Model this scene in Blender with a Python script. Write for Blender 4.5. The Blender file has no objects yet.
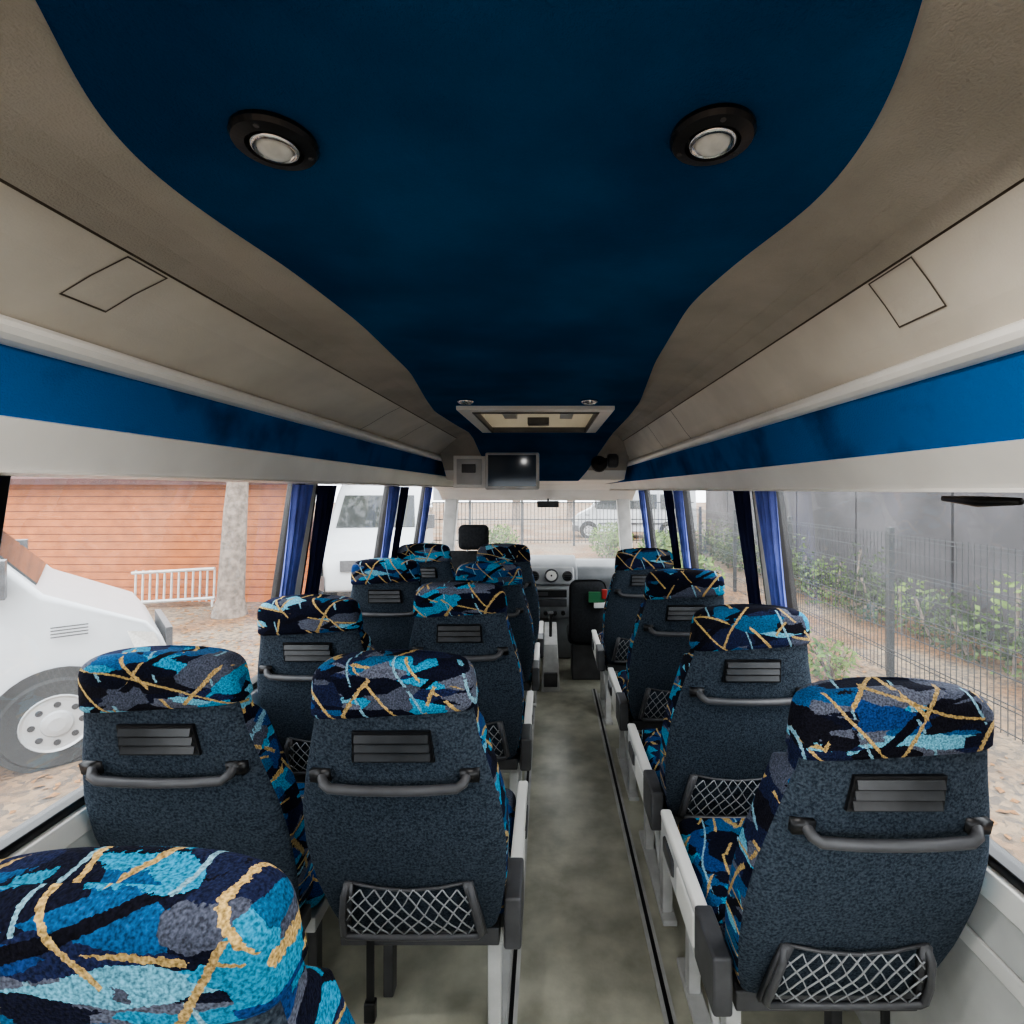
import bpy, bmesh, math, random
import numpy as np
from mathutils import Vector, Matrix
random.seed(7)
S = bpy.context.scene
COL = S.collection
ZC = 1.5
F = 520.0

# ------------------------------------------------------------ materials
def nodes_of(name):
    m = bpy.data.materials.new(name); m.use_nodes = True
    nt = m.node_tree
    b = nt.nodes['Principled BSDF']
    return m, nt, b

def mat(name, c, rough=0.6, metal=0.0, var=0.0, vscale=8.0, bump=0.0, bscale=80.0, c2=None, spec=0.5, detail=4, p0=.35, p1=.65):
    m, nt, b = nodes_of(name)
    b.inputs['Base Color'].default_value = (*c, 1)
    b.inputs['Roughness'].default_value = rough
    b.inputs['Metallic'].default_value = metal
    b.inputs['Specular IOR Level'].default_value = spec
    tc = nt.nodes.new('ShaderNodeTexCoord')
    if var > 0 or c2:
        n = nt.nodes.new('ShaderNodeTexNoise'); n.inputs['Scale'].default_value = vscale
        n.inputs['Detail'].default_value = detail
        nt.links.new(tc.outputs['Object'], n.inputs['Vector'])
        r = nt.nodes.new('ShaderNodeValToRGB')
        r.color_ramp.elements[0].position = p0; r.color_ramp.elements[1].position = p1
        a = c2 if c2 else tuple(x*(1-var) for x in c)
        d = c if c2 else tuple(min(1, x*(1+var)) for x in c)
        r.color_ramp.elements[0].color = (*a, 1); r.color_ramp.elements[1].color = (*d, 1)
        nt.links.new(n.outputs['Fac'], r.inputs['Fac'])
        nt.links.new(r.outputs['Color'], b.inputs['Base Color'])
    if bump > 0:
        n2 = nt.nodes.new('ShaderNodeTexNoise'); n2.inputs['Scale'].default_value = bscale
        n2.inputs['Detail'].default_value = 3
        nt.links.new(tc.outputs['Object'], n2.inputs['Vector'])
        bp = nt.nodes.new('ShaderNodeBump'); bp.inputs['Strength'].default_value = bump
        bp.inputs['Distance'].default_value = 0.01
        nt.links.new(n2.outputs['Fac'], bp.inputs['Height'])
        nt.links.new(bp.outputs['Normal'], b.inputs['Normal'])
    return m

def fabric_pattern():
    m, nt, b = nodes_of('patterned_fabric')
    L = nt.links.new; N = nt.nodes.new
    tc = N('ShaderNodeTexCoord'); oi = N('ShaderNodeObjectInfo')
    add = N('ShaderNodeVectorMath'); add.operation = 'ADD'
    mul = N('ShaderNodeVectorMath'); mul.operation = 'SCALE'; mul.inputs['Scale'].default_value = 7.0
    comb = N('ShaderNodeCombineXYZ')
    for k in 'XYZ': L(oi.outputs['Random'], comb.inputs[k])
    L(comb.outputs[0], mul.inputs[0]); L(tc.outputs['Object'], add.inputs[0]); L(mul.outputs[0], add.inputs[1])
    wn = N('ShaderNodeTexNoise'); wn.inputs['Scale'].default_value = 190; wn.inputs['Detail'].default_value = 2
    L(add.outputs[0], wn.inputs['Vector'])
    ws = N('ShaderNodeVectorMath'); ws.operation = 'MULTIPLY_ADD'
    ws.inputs[1].default_value = (0.006, 0.006, 0.006); L(wn.outputs['Color'], ws.inputs[0]); L(add.outputs[0], ws.inputs[2])
    def shard(rot, scl, scale, feature='F1', out='Color', metric='EUCLIDEAN'):
        mp = N('ShaderNodeMapping'); mp.inputs['Rotation'].default_value = rot; mp.inputs['Scale'].default_value = scl
        L(ws.outputs[0], mp.inputs[0])
        v = N('ShaderNodeTexVoronoi'); v.feature = feature; v.inputs['Scale'].default_value = scale
        if feature == 'F1': v.distance = metric
        L(mp.outputs[0], v.inputs['Vector']); return v.outputs[out]
    def ramp(src, stops):
        r = N('ShaderNodeValToRGB'); r.color_ramp.interpolation = 'CONSTANT'; e = r.color_ramp.elements
        e[0].position, e[0].color = 0, (*stops[0][1], 1)
        e[1].position, e[1].color = stops[1][0], (*stops[1][1], 1)
        for p, c in stops[2:]:
            x = e.new(p); x.color = (*c, 1)
        L(src, r.inputs['Fac']); return r.outputs['Color']
    def mix(f, a, bb):
        mx = N('ShaderNodeMix'); mx.data_type = 'RGBA'; L(f, mx.inputs['Factor']); L(a, mx.inputs['A'])
        if isinstance(bb, tuple): mx.inputs['B'].default_value = (*bb, 1)
        else: L(bb, mx.inputs['B'])
        return mx.outputs['Result']
    def math2(op, a, v):
        q = N('ShaderNodeMath'); q.operation = op; L(a, q.inputs[0])
        if isinstance(v, (int, float)): q.inputs[1].default_value = v
        else: L(v, q.inputs[1])
        return q.outputs[0]
    A = N('ShaderNodeSeparateColor'); L(shard((.3, .9, .5), (.8, 1.0, 1.9), 12, metric='MANHATTAN'), A.inputs[0])
    B = N('ShaderNodeSeparateColor'); L(shard((.4, -.7, 1.3), (.6, 1.0, 2.4), 14, metric='CHEBYCHEV'), B.inputs[0])
    base = ramp(A.outputs[0], [(0, (.008, .010, .024)), (.22, (.018, .024, .065)), (.34, (.02, .11, .22)), (.46, (.035, .25, .40)),
                               (.60, (.012, .012, .020)), (.74, (.085, .095, .13)), (.86, (.02, .065, .20))])
    over = ramp(B.outputs[0], [(0, (.010, .012, .03)), (.30, (.035, .27, .44)), (.46, (.02, .028, .08)), (.60, (.16, .40, .52)), (.68, (.02, .10, .24)), (.84, (.12, .13, .17))])
    c = mix(math2('GREATER_THAN', A.outputs[1], .55), base, over)
    n3 = N('ShaderNodeTexNoise'); n3.inputs['Scale'].default_value = 11; n3.inputs['Detail'].default_value = 2
    L(add.outputs[0], n3.inputs['Vector'])
    def stroke(rot, w, scale, dist):
        mp = N('ShaderNodeMapping'); mp.inputs['Rotation'].default_value = rot; L(ws.outputs[0], mp.inputs[0])
        wv = N('ShaderNodeTexWave'); wv.wave_type = 'BANDS'; wv.bands_direction = 'X'; wv.wave_profile = 'SAW'
        wv.inputs['Scale'].default_value = scale; wv.inputs['Distortion'].default_value = dist; wv.inputs['Detail'].default_value = 1; wv.inputs['Detail Scale'].default_value = 1.4
        L(mp.outputs[0], wv.inputs['Vector']); return math2('LESS_THAN', wv.outputs['Fac'], w)
    l1 = math2('MULTIPLY', stroke((.2, .75, .2), .062, 3.4, 2.0), math2('GREATER_THAN', n3.outputs['Fac'], .47))
    l2 = math2('MULTIPLY', stroke((.1, -.60, .5), .060, 3.0, 2.3), math2('LESS_THAN', n3.outputs['Fac'], .51))
    l4 = math2('MULTIPLY', stroke((.3, 1.35, .1), .045, 2.7, 2.6), math2('GREATER_THAN', A.outputs[2], .45))
    l3 = math2('MULTIPLY', stroke((.5, .2, .3), .05, 3.1, 2.6), math2('GREATER_THAN', B.outputs[1], .45))
    l5 = math2('MULTIPLY', stroke((.4, -1.1, .2), .10, 2.6, 2.8), math2('GREATER_THAN', B.outputs[2], .4))
    c = mix(l5, c, (.008, .008, .016))
    c = mix(l3, c, (.22, .38, .46))
    c = mix(l4, c, (.42, .30, .13))
    c = mix(l1, c, (.50, .35, .15))
    c = mix(l2, c, (.44, .31, .14))
    n4 = N('ShaderNodeTexNoise'); n4.inputs['Scale'].default_value = 320; n4.inputs['Detail'].default_value = 1; L(tc.outputs['Object'], n4.inputs['Vector'])
    mr = N('ShaderNodeMapRange'); mr.inputs['From Min'].default_value = .3; mr.inputs['From Max'].default_value = .7; mr.inputs['To Min'].default_value = .5; mr.inputs['To Max'].default_value = 1.4
    L(n4.outputs['Fac'], mr.inputs['Value'])
    vm = N('ShaderNodeVectorMath'); vm.operation = 'SCALE'; L(c, vm.inputs[0]); L(mr.outputs[0], vm.inputs['Scale'])
    L(vm.outputs[0], b.inputs['Base Color'])
    b.inputs['Roughness'].default_value = .9
    b.inputs['Specular IOR Level'].default_value = .2
    bp = N('ShaderNodeBump'); bp.inputs['Strength'].default_value = .4; bp.inputs['Distance'].default_value = .004
    L(n4.outputs['Fac'], bp.inputs['Height']); L(bp.outputs['Normal'], b.inputs['Normal'])
    return m

def glass_mat(name, haze=.05, gloss=.06, tint=(.93, .95, .96)):
    m = bpy.data.materials.new(name); m.use_nodes = True; nt = m.node_tree
    for n in list(nt.nodes): nt.nodes.remove(n)
    N = nt.nodes.new; L = nt.links.new
    o = N('ShaderNodeOutputMaterial'); t = N('ShaderNodeBsdfTransparent'); t.inputs[0].default_value = (*tint, 1)
    g = N('ShaderNodeBsdfGlossy'); g.inputs['Roughness'].default_value = .02
    d = N('ShaderNodeBsdfTranslucent'); d.inputs[0].default_value = (.85, .88, .9, 1)
    m1 = N('ShaderNodeMixShader'); m2 = N('ShaderNodeMixShader')
    tc = N('ShaderNodeTexCoord'); n = N('ShaderNodeTexNoise'); n.inputs['Scale'].default_value = 3; n.inputs['Detail'].default_value = 5
    L(tc.outputs['Object'], n.inputs['Vector'])
    mu = N('ShaderNodeMath'); mu.operation = 'MULTIPLY'; mu.inputs[1].default_value = haze*2; L(n.outputs['Fac'], mu.inputs[0])
    m1.inputs[0].default_value = gloss
    L(t.outputs[0], m1.inputs[1]); L(g.outputs[0], m1.inputs[2])
    L(mu.outputs[0], m2.inputs[0]); L(m1.outputs[0], m2.inputs[1]); L(d.outputs[0], m2.inputs[2]); L(m2.outputs[0], o.inputs[0])
    return m

M_PAT = fabric_pattern()
M_CARPET = mat('slate_carpet', (.088, .108, .132), .95, c2=(.028, .040, .058), vscale=190, bump=.5, bscale=300, spec=.15, detail=6)
M_BLACK = mat('black_plastic', (.018, .018, .02), .35, var=.2, vscale=20)
M_GRIP = mat('grip_plastic', (.045, .047, .05), .3, var=.2, vscale=20)
M_DGREY = mat('dark_grey_plastic', (.085, .085, .09), .38, var=.15, vscale=15)
M_LGREY = mat('light_grey_plastic', (.52, .52, .51), .5, var=.12, vscale=10)
M_CORD = mat('net_cord', (.34, .35, .36), .7, var=.1)
M_BEIGE = mat('beige_bin_plastic', (.61, .565, .495), .5, var=.07, vscale=6, bump=.05, bscale=300, detail=8)
M_TAUPE = mat('taupe_cove_plastic', (.40, .365, .315), .65, var=.10, vscale=7, bump=.25, bscale=400, detail=8)
M_RAIL = mat('white_trim_plastic', (.74, .725, .69), .35, var=.05, vscale=5)
M_GROOVE = mat('dark_brown_groove', (.12, .10, .08), .8)  # dark brown line colour for bin seams, groove and lid gaps
M_BLUE = mat('blue_ceiling_fabric', (.004, .100, .250), .95, c2=(.003, .062, .170), vscale=4, bump=.4, bscale=350, spec=.1, detail=8)
M_BLUE2 = mat('blue_strip_fabric', (.004, .135, .40), .95, c2=(.004, .065, .20), vscale=7, bump=.3, bscale=350, spec=.1, detail=10, p0=.28, p1=.5)
M_CURT = mat('blue_curtain_fabric', (.15, .19, .52), .9, var=.2, vscale=10)
M_CURTD = mat('navy_curtain_fabric', (.016, .02, .07), .9, var=.2, vscale=10)
M_WALL = mat('grey_wall_plastic', (.56, .56, .54), .55, var=.08, vscale=6)
M_FLOOR = mat('worn_vinyl', (.54, .53, .44), .33, c2=(.33, .325, .265), vscale=6, bump=.08, bscale=60, detail=14)
M_CHROME = mat('chrome', (.7, .7, .7), .2, metal=1)
M_HUB = mat('wheel_silver', (.40, .41, .42), .35, metal=.3)
M_SCREEN = mat('screen', (.03, .05, .08), .08)
M_WHITE = mat('white_paint', (.46, .48, .50), .25, var=.02)
M_DGLASS = mat('dark_window_glass', (.03, .035, .035), .05)
M_RUBBER = mat('rubber', (.02, .02, .02), .8, var=.2)
M_GLASS = glass_mat('window_glass', haze=.05)
M_WIND = glass_mat('windshield_glass', haze=.08, gloss=.05)
M_LAMP = mat('lamp_lens', (.6, .6, .58), .12, var=.1, vscale=60)
M_RED = mat('red_item', (.35, .04, .03), .6); M_GREEN = mat('green_item', (.04, .18, .08), .6)

# ------------------------------------------------------------ mesh builder
class MB:
    def __init__(s): s.v = []; s.f = []; s.m = []; s.mats = []
    def mi(s, m):
        if m not in s.mats: s.mats.append(m)
        return s.mats.index(m)
    def add(s, vs, fs, m):
        o = len(s.v); s.v += [tuple(x) for x in vs]; k = s.mi(m)
        for f in fs: s.f.append(tuple(i+o for i in f)); s.m.append(k)
    def hexa(s, p, m):
        s.add(p, [(0, 3, 2, 1), (4, 5, 6, 7), (0, 1, 5, 4), (1, 2, 6, 5), (2, 3, 7, 6), (3, 0, 4, 7)], m)
    def box(s, x0, x1, y0, y1, z0, z1, m):
        s.hexa([(x0, y0, z0), (x1, y0, z0), (x1, y1, z0), (x0, y1, z0), (x0, y0, z1), (x1, y0, z1), (x1, y1, z1), (x0, y1, z1)], m)
    def tube(s, pts, r, m, n=8, closed=False):
        pts = [Vector(p) for p in pts]; vs = []; fs = []; c = len(pts)
        rr = r if isinstance(r, (list, tuple)) else [r]*c
        up0 = None
        for i, p in enumerate(pts):
            if closed: t = pts[(i+1) % c]-pts[i-1]
            else: t = pts[min(i+1, c-1)]-pts[max(i-1, 0)]
            t.normalize()
            if up0 is None:
                up0 = Vector((0, 0, 1)) if abs(t.z) < .9 else Vector((1, 0, 0))
            a = t.cross(up0)
            if a.length < 1e-4: a = t.cross(Vector((0, 1, 0)))
            a.normalize(); b = a.cross(t)
            b.normalize(); up0 = b
            for k in range(n):
                an = 2*math.pi*k/n
                vs.append(p+a*math.cos(an)*rr[i]+b*math.sin(an)*rr[i])
        for i in range(c if closed else c-1):
            j = (i+1) % c
            for k in range(n):
                fs.append((i*n+k, i*n+(k+1) % n, j*n+(k+1) % n, j*n+k))
        if not closed:
            fs.append(tuple(range(n-1, -1, -1))); fs.append(tuple((c-1)*n+k for k in range(n)))
        s.add(vs, fs, m)
    def lathe(s, prof, m, M=None, n=32):
        vs = []; fs = []
        for (r, h) in prof:
            for k in range(n):
                a = 2*math.pi*k/n; p = Vector((r*math.cos(a), r*math.sin(a), h))
                vs.append(M @ p if M else p)
        for i in range(len(prof)-1):
            for k in range(n):
                fs.append((i*n+k, i*n+(k+1) % n, (i+1)*n+(k+1) % n, (i+1)*n+k))
        fs.append(tuple(range(n-1, -1, -1))); fs.append(tuple((len(prof)-1)*n+k for k in range(n)))
        s.add(vs, fs, m)
    def mesh(s, name, smooth=False):
        me = bpy.data.meshes.new(name); me.from_pydata(s.v, [], s.f)
        for m in s.mats: me.materials.append(m)
        me.polygons.foreach_set('material_index', s.m)
        bm = bmesh.new(); bm.from_mesh(me); bmesh.ops.recalc_face_normals(bm, faces=bm.faces); bm.to_mesh(me); bm.free()
        if smooth:
            me.polygons.foreach_set('use_smooth', [True]*len(me.polygons))
        me.update(); return me
    def obj(s, name, parent=None, bevel=0, smooth=False, seg=2):
        return place(s.mesh(name, smooth), name, parent, bevel, seg)

def place(me, name, parent=None, bevel=0, seg=2):
    o = bpy.data.objects.new(name, me); COL.objects.link(o)
    if parent: o.parent = parent
    if bevel:
        b = o.modifiers.new('bevel', 'BEVEL'); b.width = bevel; b.segments = seg; b.limit_method = 'ANGLE'; b.angle_limit = .6
        me.polygons.foreach_set('use_smooth', [True]*len(me.polygons))
        w = o.modifiers.new('wn', 'WEIGHTED_NORMAL'); w.keep_sharp = False
    return o
def empty(name, loc, rz=0):
    e = bpy.data.objects.new(name, None); COL.objects.link(e); e.location = loc; e.rotation_euler = (0, 0, rz); e.empty_display_size = .1
    return e

# ------------------------------------------------------------ SEAT meshes
LEAN = .235; ZB = .395; ZT = 1.146; ZW = 1.036
def yc(z):
    s = min(1, max(0, (z-ZB)/(ZT-ZB)))
    return -LEAN*(1-(1-s)**1.5)
def hw(z):
    return float(np.interp(z, [.39, .48, .58, .70, .80, .90, .98, 1.03, 1.09, 1.15], [.188, .210, .225, .230, .222, .200, .179, .169, .164, .154]))
def build_back():
    mb = MB()
    r = .036; rb = .03
    zs = []
    for t in np.linspace(0, 1, 5)[:-1]:
        a = t*math.pi/2; zs.append((ZB+rb-rb*math.cos(a), rb*(1-math.sin(a))))
    for z in np.linspace(ZB+rb, ZW, 26): zs.append((z, 0))
    zs.append((ZW+.003, -.003)); zs.append((ZW+.008, -.006))
    for z in np.linspace(ZW+.02, ZT-r, 4): zs.append((z, -.006))
    for t in np.linspace(0, 1, 8)[1:]:
        a = t*math.pi/2; zs.append((ZT-r+r*math.sin(a), -.006+r*(1-math.cos(a))))
    n = 56
    V = []
    for (z, sh) in zs:
        w = hw(z)-sh; d = .046-sh*.9
        d = max(d, .012)
        for k in range(n):
            a = 2*math.pi*k/n
            c, s_ = math.cos(a), math.sin(a)
            e = 2/5.0 if s_ < 0 else 2/3.2
            x = w*math.copysign(abs(c)**e, c); y = d*math.copysign(abs(s_)**e, s_)
            if s_ > 0 and z < 1.0: y += .030*abs(x/w)**4*min(1, abs(x/w)*1.2)+.01
            zz = z+(.010*(1-(x/w)**2) if z > 1.10 else 0)
            if ZW-.03 < z < ZW+.025: zz += .010*(x/w)
            V.append((x, y+yc(z), zz))
    mb.v += V
    kp = mb.mi(M_PAT); kc = mb.mi(M_CARPET)
    for i in range(len(zs)-1):
        for k in range(n):
            j = (k+1) % n
            mb.f.append((i*n+k, i*n+j, (i+1)*n+j, (i+1)*n+k))
            s_ = math.sin(2*math.pi*(k+.5)/n)
            mb.m.append(kp if (zs[i][0] > ZW-.001 or s_ > -.22) else kc)
    mb.f.append(tuple(range(n-1, -1, -1))); mb.m.append(kc)
    mb.f.append(tuple((len(zs)-1)*n+k for k in range(n))); mb.m.append(kp)
    return mb.mesh('backrest', True)
ME_BACK = build_back()

def rbox(dx, dy, dz, r, m, name, seg=4, loc=(0, 0, 0)):
    bm = bmesh.new(); bmesh.ops.create_cube(bm, size=1)
    for v in bm.verts: v.co = Vector((v.co.x*dx, v.co.y*dy, v.co.z*dz))
    bmesh.ops.bevel(bm, geom=list(bm.edges), offset=r, segments=seg, profile=.5, affect='EDGES')
    for v in bm.verts: v.co += Vector(loc)
    me = bpy.data.meshes.new(name); bm.to_mesh(me); bm.free(); me.materials.append(m)
    me.polygons.foreach_set('use_smooth', [True]*len(me.polygons)); return me
ME_CUSH = rbox(.43, .45, .13, .045, M_PAT, 'cushion', loc=(0, .255, .415))

def yb(z): return yc(z)-.046
def grip_mesh():
    mb = MB(); z0, z1 = .933, 1.004
    a, b, dd, x = z0, z1, .008, .086
    mb.hexa([(-x, yb(a)-dd, a), (x, yb(a)-dd, a), (x, yb(a)+.02, a), (-x, yb(a)+.02, a),
             (-x*.93, yb(b)-dd, b), (x*.93, yb(b)-dd, b), (x*.93, yb(b)+.02, b), (-x*.93, yb(b)+.02, b)], M_BLACK)
    for i in range(3):
        a = z0+.007+i*.021; b = a+.015; x = .078-.001*i; dd = .009
        mb.hexa([(-x, yb(a)-dd-.007, a), (x, yb(a)-dd-.007, a), (x, yb(a)-.005, a), (-x, yb(a)-.005, a),
                 (-x, yb(b)-dd-.000, b), (x, yb(b)-dd-.000, b), (x, yb(b)-.005, b), (-x, yb(b)-.005, b)], M_GRIP)
    return mb.mesh('grip_panel')
ME_GRIP = grip_mesh()
def handle_mesh():
    mb = MB(); pts = []
    P = [(-.152, .903, 0), (-.151, .898, .012), (-.146, .889, .023), (-.132, .880, .028), (-.07, .876, .030), (0, .875, .031),
         (.07, .876, .030), (.132, .880, .028), (.146, .889, .023), (.151, .898, .012), (.152, .903, 0)]
    for x, zz, d in P: pts.append((x, yb(zz)-d+.004, zz))
    mb.tube(pts, .0105, M_DGREY, 10)
    for s in (-1, 1):
        x = s*.157; a, b = .886, .913
        xa, xb = x-.020, x+.020
        mb.hexa([(xa, yb(a)-.010, a), (xb, yb(a)-.010, a), (xb, yb(a)+.03, a), (xa, yb(a)+.03, a),
                 (xa, yb(b)-.010, b), (xb, yb(b)-.010, b), (xb, yb(b)+.03, b), (xa, yb(b)+.03, b)], M_BLACK)
    return mb.mesh('grab_handle', True)
ME_HAND = handle_mesh()
def net_mesh():
    mb = MB(); z0, z1 = .437, .596; w0, w1 = .165, .140
    def P(u, v, off=.018):
        z = z0+(z1-z0)*v; w = w0+(w1-w0)*v
        bul = off+.016*(1-v)+.006*math.sin(v*math.pi)
        return (u*w, yb(z)-bul+.004, z)
    rr = .008
    mb.tube([P(-1, 1, .004), P(-1.02, .8), P(-1.02, .4), P(-1, .06), P(-.94, 0), P(-.5, -.02), P(0, -.03), P(.5, -.02), P(.94, 0), P(1, .06), P(1.02, .4), P(1.02, .8), P(1, 1, .004)], rr, M_DGREY, 8)
    mb.tube([P(-1, 1, .006), P(-.5, .93, .012), P(0, .90, .014), P(.5, .93, .012), P(1, 1, .006)], .0035, M_DGREY, 6)
    for s in (-1, 1):
        mb.hexa([P(s*1.06, 0, .0), P(s*.93, .02, .0), P(s*.93, .02, .014), P(s*1.06, 0, .014),
                 P(s*1.06, 1, .0), P(s*.90, 1, .0), P(s*.90, 1, .014), P(s*1.06, 1, .014)], M_DGREY)
    nx = 9; H = .90
    for d in (-1, 1):
        for i in range(-4, nx+5):
            u0 = -1+2*i/nx
            pts = []
            for t in np.linspace(0, 1, 9):
                u = u0+d*t*.66+.02*math.sin(t*9+i)
                if abs(u) <= .97: pts.append(P(u, .02+t*H, .016))
            if len(pts) > 1: mb.tube(pts, .0018, M_CORD, 4)
    return mb.mesh('pocket_net', True)
ME_NET = net_mesh()
def frame_mesh(side):
    mb = MB()
    mb.box(-.205, .205, .03, .46, .31, .352, M_LGREY)
    mb.box(-.20, .20, -.03, .02, .355, .40, M_DGREY)
    for x in ((.18,) if side == 1 else (-.18,) if side == -1 else (-.12,)):
        for y in (.06, .38):
            mb.box(x-.018, x+.018, y-.022, y+.022, .012, .32, M_LGREY)
        mb.box(x-.025, x+.025, .0, .48, 0, .02, M_LGREY)
        mb.hexa([(x-.01, .08, .05), (x+.01, .08, .05), (x+.01, .11, .05), (x-.01, .11, .05),
                 (x-.01, .33, .31), (x+.01, .33, .31), (x+.01, .36, .31), (x-.01, .36, .31)], M_LGREY)
    x2 = {1: -.15, -1: .15, 0: .12}[side]
    mb.box(x2-.015, x2+.015, .2, .24, 0, .32, M_DGREY)
    xb = .12 if side <= 0 else -.12
    mb.box(xb-.010, xb+.010, -.045, -.037, .22, .41, M_BLACK)
    mb.box(xb-.014, xb+.014, -.052, -.030, .18, .23, M_BLACK)
    return mb.mesh('base_frame')
ME_FRAME = {k: frame_mesh(k) for k in (-1, 0, 1)}
def cover_mesh(side):
    mb = MB(); s = side
    def bx(a, b, y0, y1, z0, z1, m):
        xs = sorted((s*a, s*b)); mb.box(xs[0], xs[1], y0, y1, z0, z1, m)
    bx(.220, .246, .09, .52, .33, .455, M_LGREY)
    bx(.217, .252, .10, .50, .455, .478, M_RAIL)
    bx(.225, .251, .13, .30, .35, .44, M_RAIL)
    bx(.232, .254, .34, .46, .37, .42, M_DGREY)
    bx(.212, .256, -.05, .10, .36, .49, M_DGREY)
    return mb.mesh('side_cover')
ME_COV = {k: cover_mesh(k) for k in (-1, 1)}

def seat(X, Ytop, side, rz=0., lean=0.):
    e = empty('bus_seat', (X, Ytop+LEAN, 0), rz)
    for me in (ME_BACK, ME_GRIP, ME_HAND, ME_NET):
        o = place(me, me.name, e)
        if lean:
            o.location = Vector((0, 0, .4))-Matrix.Rotation(lean, 3, 'X') @ Vector((0, 0, .4))
            o.rotation_euler = (lean, 0, 0)
    c = place(ME_CUSH, 'cushion', e)
    f = place(ME_FRAME[side], 'base_frame', e, .004)
    if side: place(ME_COV[side], 'side_cover', e, .008, 3)
    return e, c, f
seat(-.83, 1.13, 0); seat(-.322, 1.10, 1)
seat(-.815, 1.83, 0, 0, .07); seat(-.325, 1.92, 1, 0, -.02)
seat(-.815, 2.62, 0); seat(-.305, 2.76, 1, 0, .10)
seat(-.80, 3.36, 0); seat(-.285, 3.34, 1, 0, .0)
for X, Y in ((.612, .935), (.600, 1.55), (.595, 2.27), (.57, 3.08)):
    seat(X, Y, -1)
e, c, f = seat(-.405, .475, 0); c.location = (0, -.17, -.06); f.location = (0, -.17, 0)

# ------------------------------------------------------------ SHELL
Y0, Y1 = -.9, 5.25
def xw(side, z):
    if side < 0: return float(np.interp(z, [0, .76, 1.56, 2], [-1.09, -1.09, -.97, -.95]))
    return float(np.interp(z, [0, .76, 1.56, 2], [.88, .87, .77, .75]))
def wseg(mb, side, y0, y1, z0, z1, tin, tout, m):
    s = side
    a0, a1 = xw(s, z0)-s*tin, xw(s, z0)+s*tout
    b0, b1 = xw(s, z1)-s*tin, xw(s, z1)+s*tout
    mb.hexa([(a0, y0, z0), (a1, y0, z0), (a1, y1, z0), (a0, y1, z0), (b0, y0, z1), (b1, y0, z1), (b1, y1, z1), (b0, y1, z1)], m)

mb = MB(); mb.box(-1.14, .93, Y0-.05, Y1+.05, -.06, 0, M_FLOOR); mb.obj('floor')
wn = 1
for side, name, pil in ((-1, 'wall_left', [-.35, .86, 2.12, 3.32, 4.28]), (1, 'wall_right', [-.35, .72, 1.90, 3.10, 4.28])):
    mb = MB()
    wseg(mb, side, Y0, Y1, 0, .70, 0, .05, M_WALL)
    wseg(mb, side, Y0, Y1, .70, .76, .015, .05, M_RAIL)
    wseg(mb, side, Y0, Y1, .56, .60, .010, 0, M_RAIL)
    wseg(mb, side, Y0, Y1, 1.54, 2.0, 0, .05, M_RAIL)
    wseg(mb, side, Y0, Y1, .76, .785, .002, .045, M_BLACK)
    wseg(mb, side, Y0, Y0+.1, .76, 1.55, 0, .05, M_WALL)
    x = xw(side, 1.53)-side*.035
    mb.tube([(x, Y0, 1.535), (x, 4.4, 1.535)], .008, M_LGREY, 6)
    edges = [Y0+.1]
    for p in pil:
        wseg(mb, side, p-.035, p+.035, .76, 1.55, .018, .05, M_RAIL)
        wseg(mb, side, p-.085, p+.085, .76, 1.55, .002, .045, M_BLACK)
        edges += [p-.085, p+.085]
    edges.append(4.95)
    mb.obj(name, bevel=.004)
    for i in range(0, len(edges), 2):
        a, b = edges[i], edges[i+1]
        g = MB(); x0 = xw(side, .77)+side*.025; x1 = xw(side, 1.55)+side*.025
        g.add([(x0, a, .77), (x0, b, .77), (x1, b, 1.55), (x1, a, 1.55)], [(0, 1, 2, 3)], M_GLASS)
        g.obj('window_%d' % wn); wn += 1
mb = MB(); mb.box(-1.1, .88, Y0-.05, Y0, 0, .7, M_WALL); mb.box(-1.1, .88, Y0-.05, Y0, 1.62, 2.0, M_WALL)
mb.box(-1.1, -.97, Y0-.05, Y0, .7, 1.62, M_WALL); mb.box(.75, .88, Y0-.05, Y0, .7, 1.62, M_WALL); mb.obj('wall_rear')
g = MB(); g.add([(-.97, Y0-.02, .7), (.75, Y0-.02, .7), (.75, Y0-.02, 1.62), (-.97, Y0-.02, 1.62)], [(0, 1, 2, 3)], M_GLASS); g.obj('window_%d' % wn); wn += 1
mb = MB(); mb.box(-1.12, .9, Y1, Y1+.05, 0, .76, M_DGREY)
for s in (-1, 1):
    xb_, xt = (-1.02, -.90) if s < 0 else (.80, .70)
    w = .06
    mb.hexa([(xb_-w, 5.2, .74), (xb_+w, 5.2, .74), (xb_+w, 5.29, .74), (xb_-w, 5.29, .74),
             (xt-w, 4.86, 1.50), (xt+w, 4.86, 1.50), (xt+w, 4.96, 1.50), (xt-w, 4.96, 1.50)], M_LGREY)
mb.obj('wall_front', bevel=.01)
g = MB(); g.add([(-1.03, 5.25, .75), (.81, 5.25, .75), (.72, 4.9, 1.45), (-.92, 4.9, 1.45)], [(0, 1, 2, 3)], M_WIND); g.obj('window_%d' % wn); wn += 1

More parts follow.
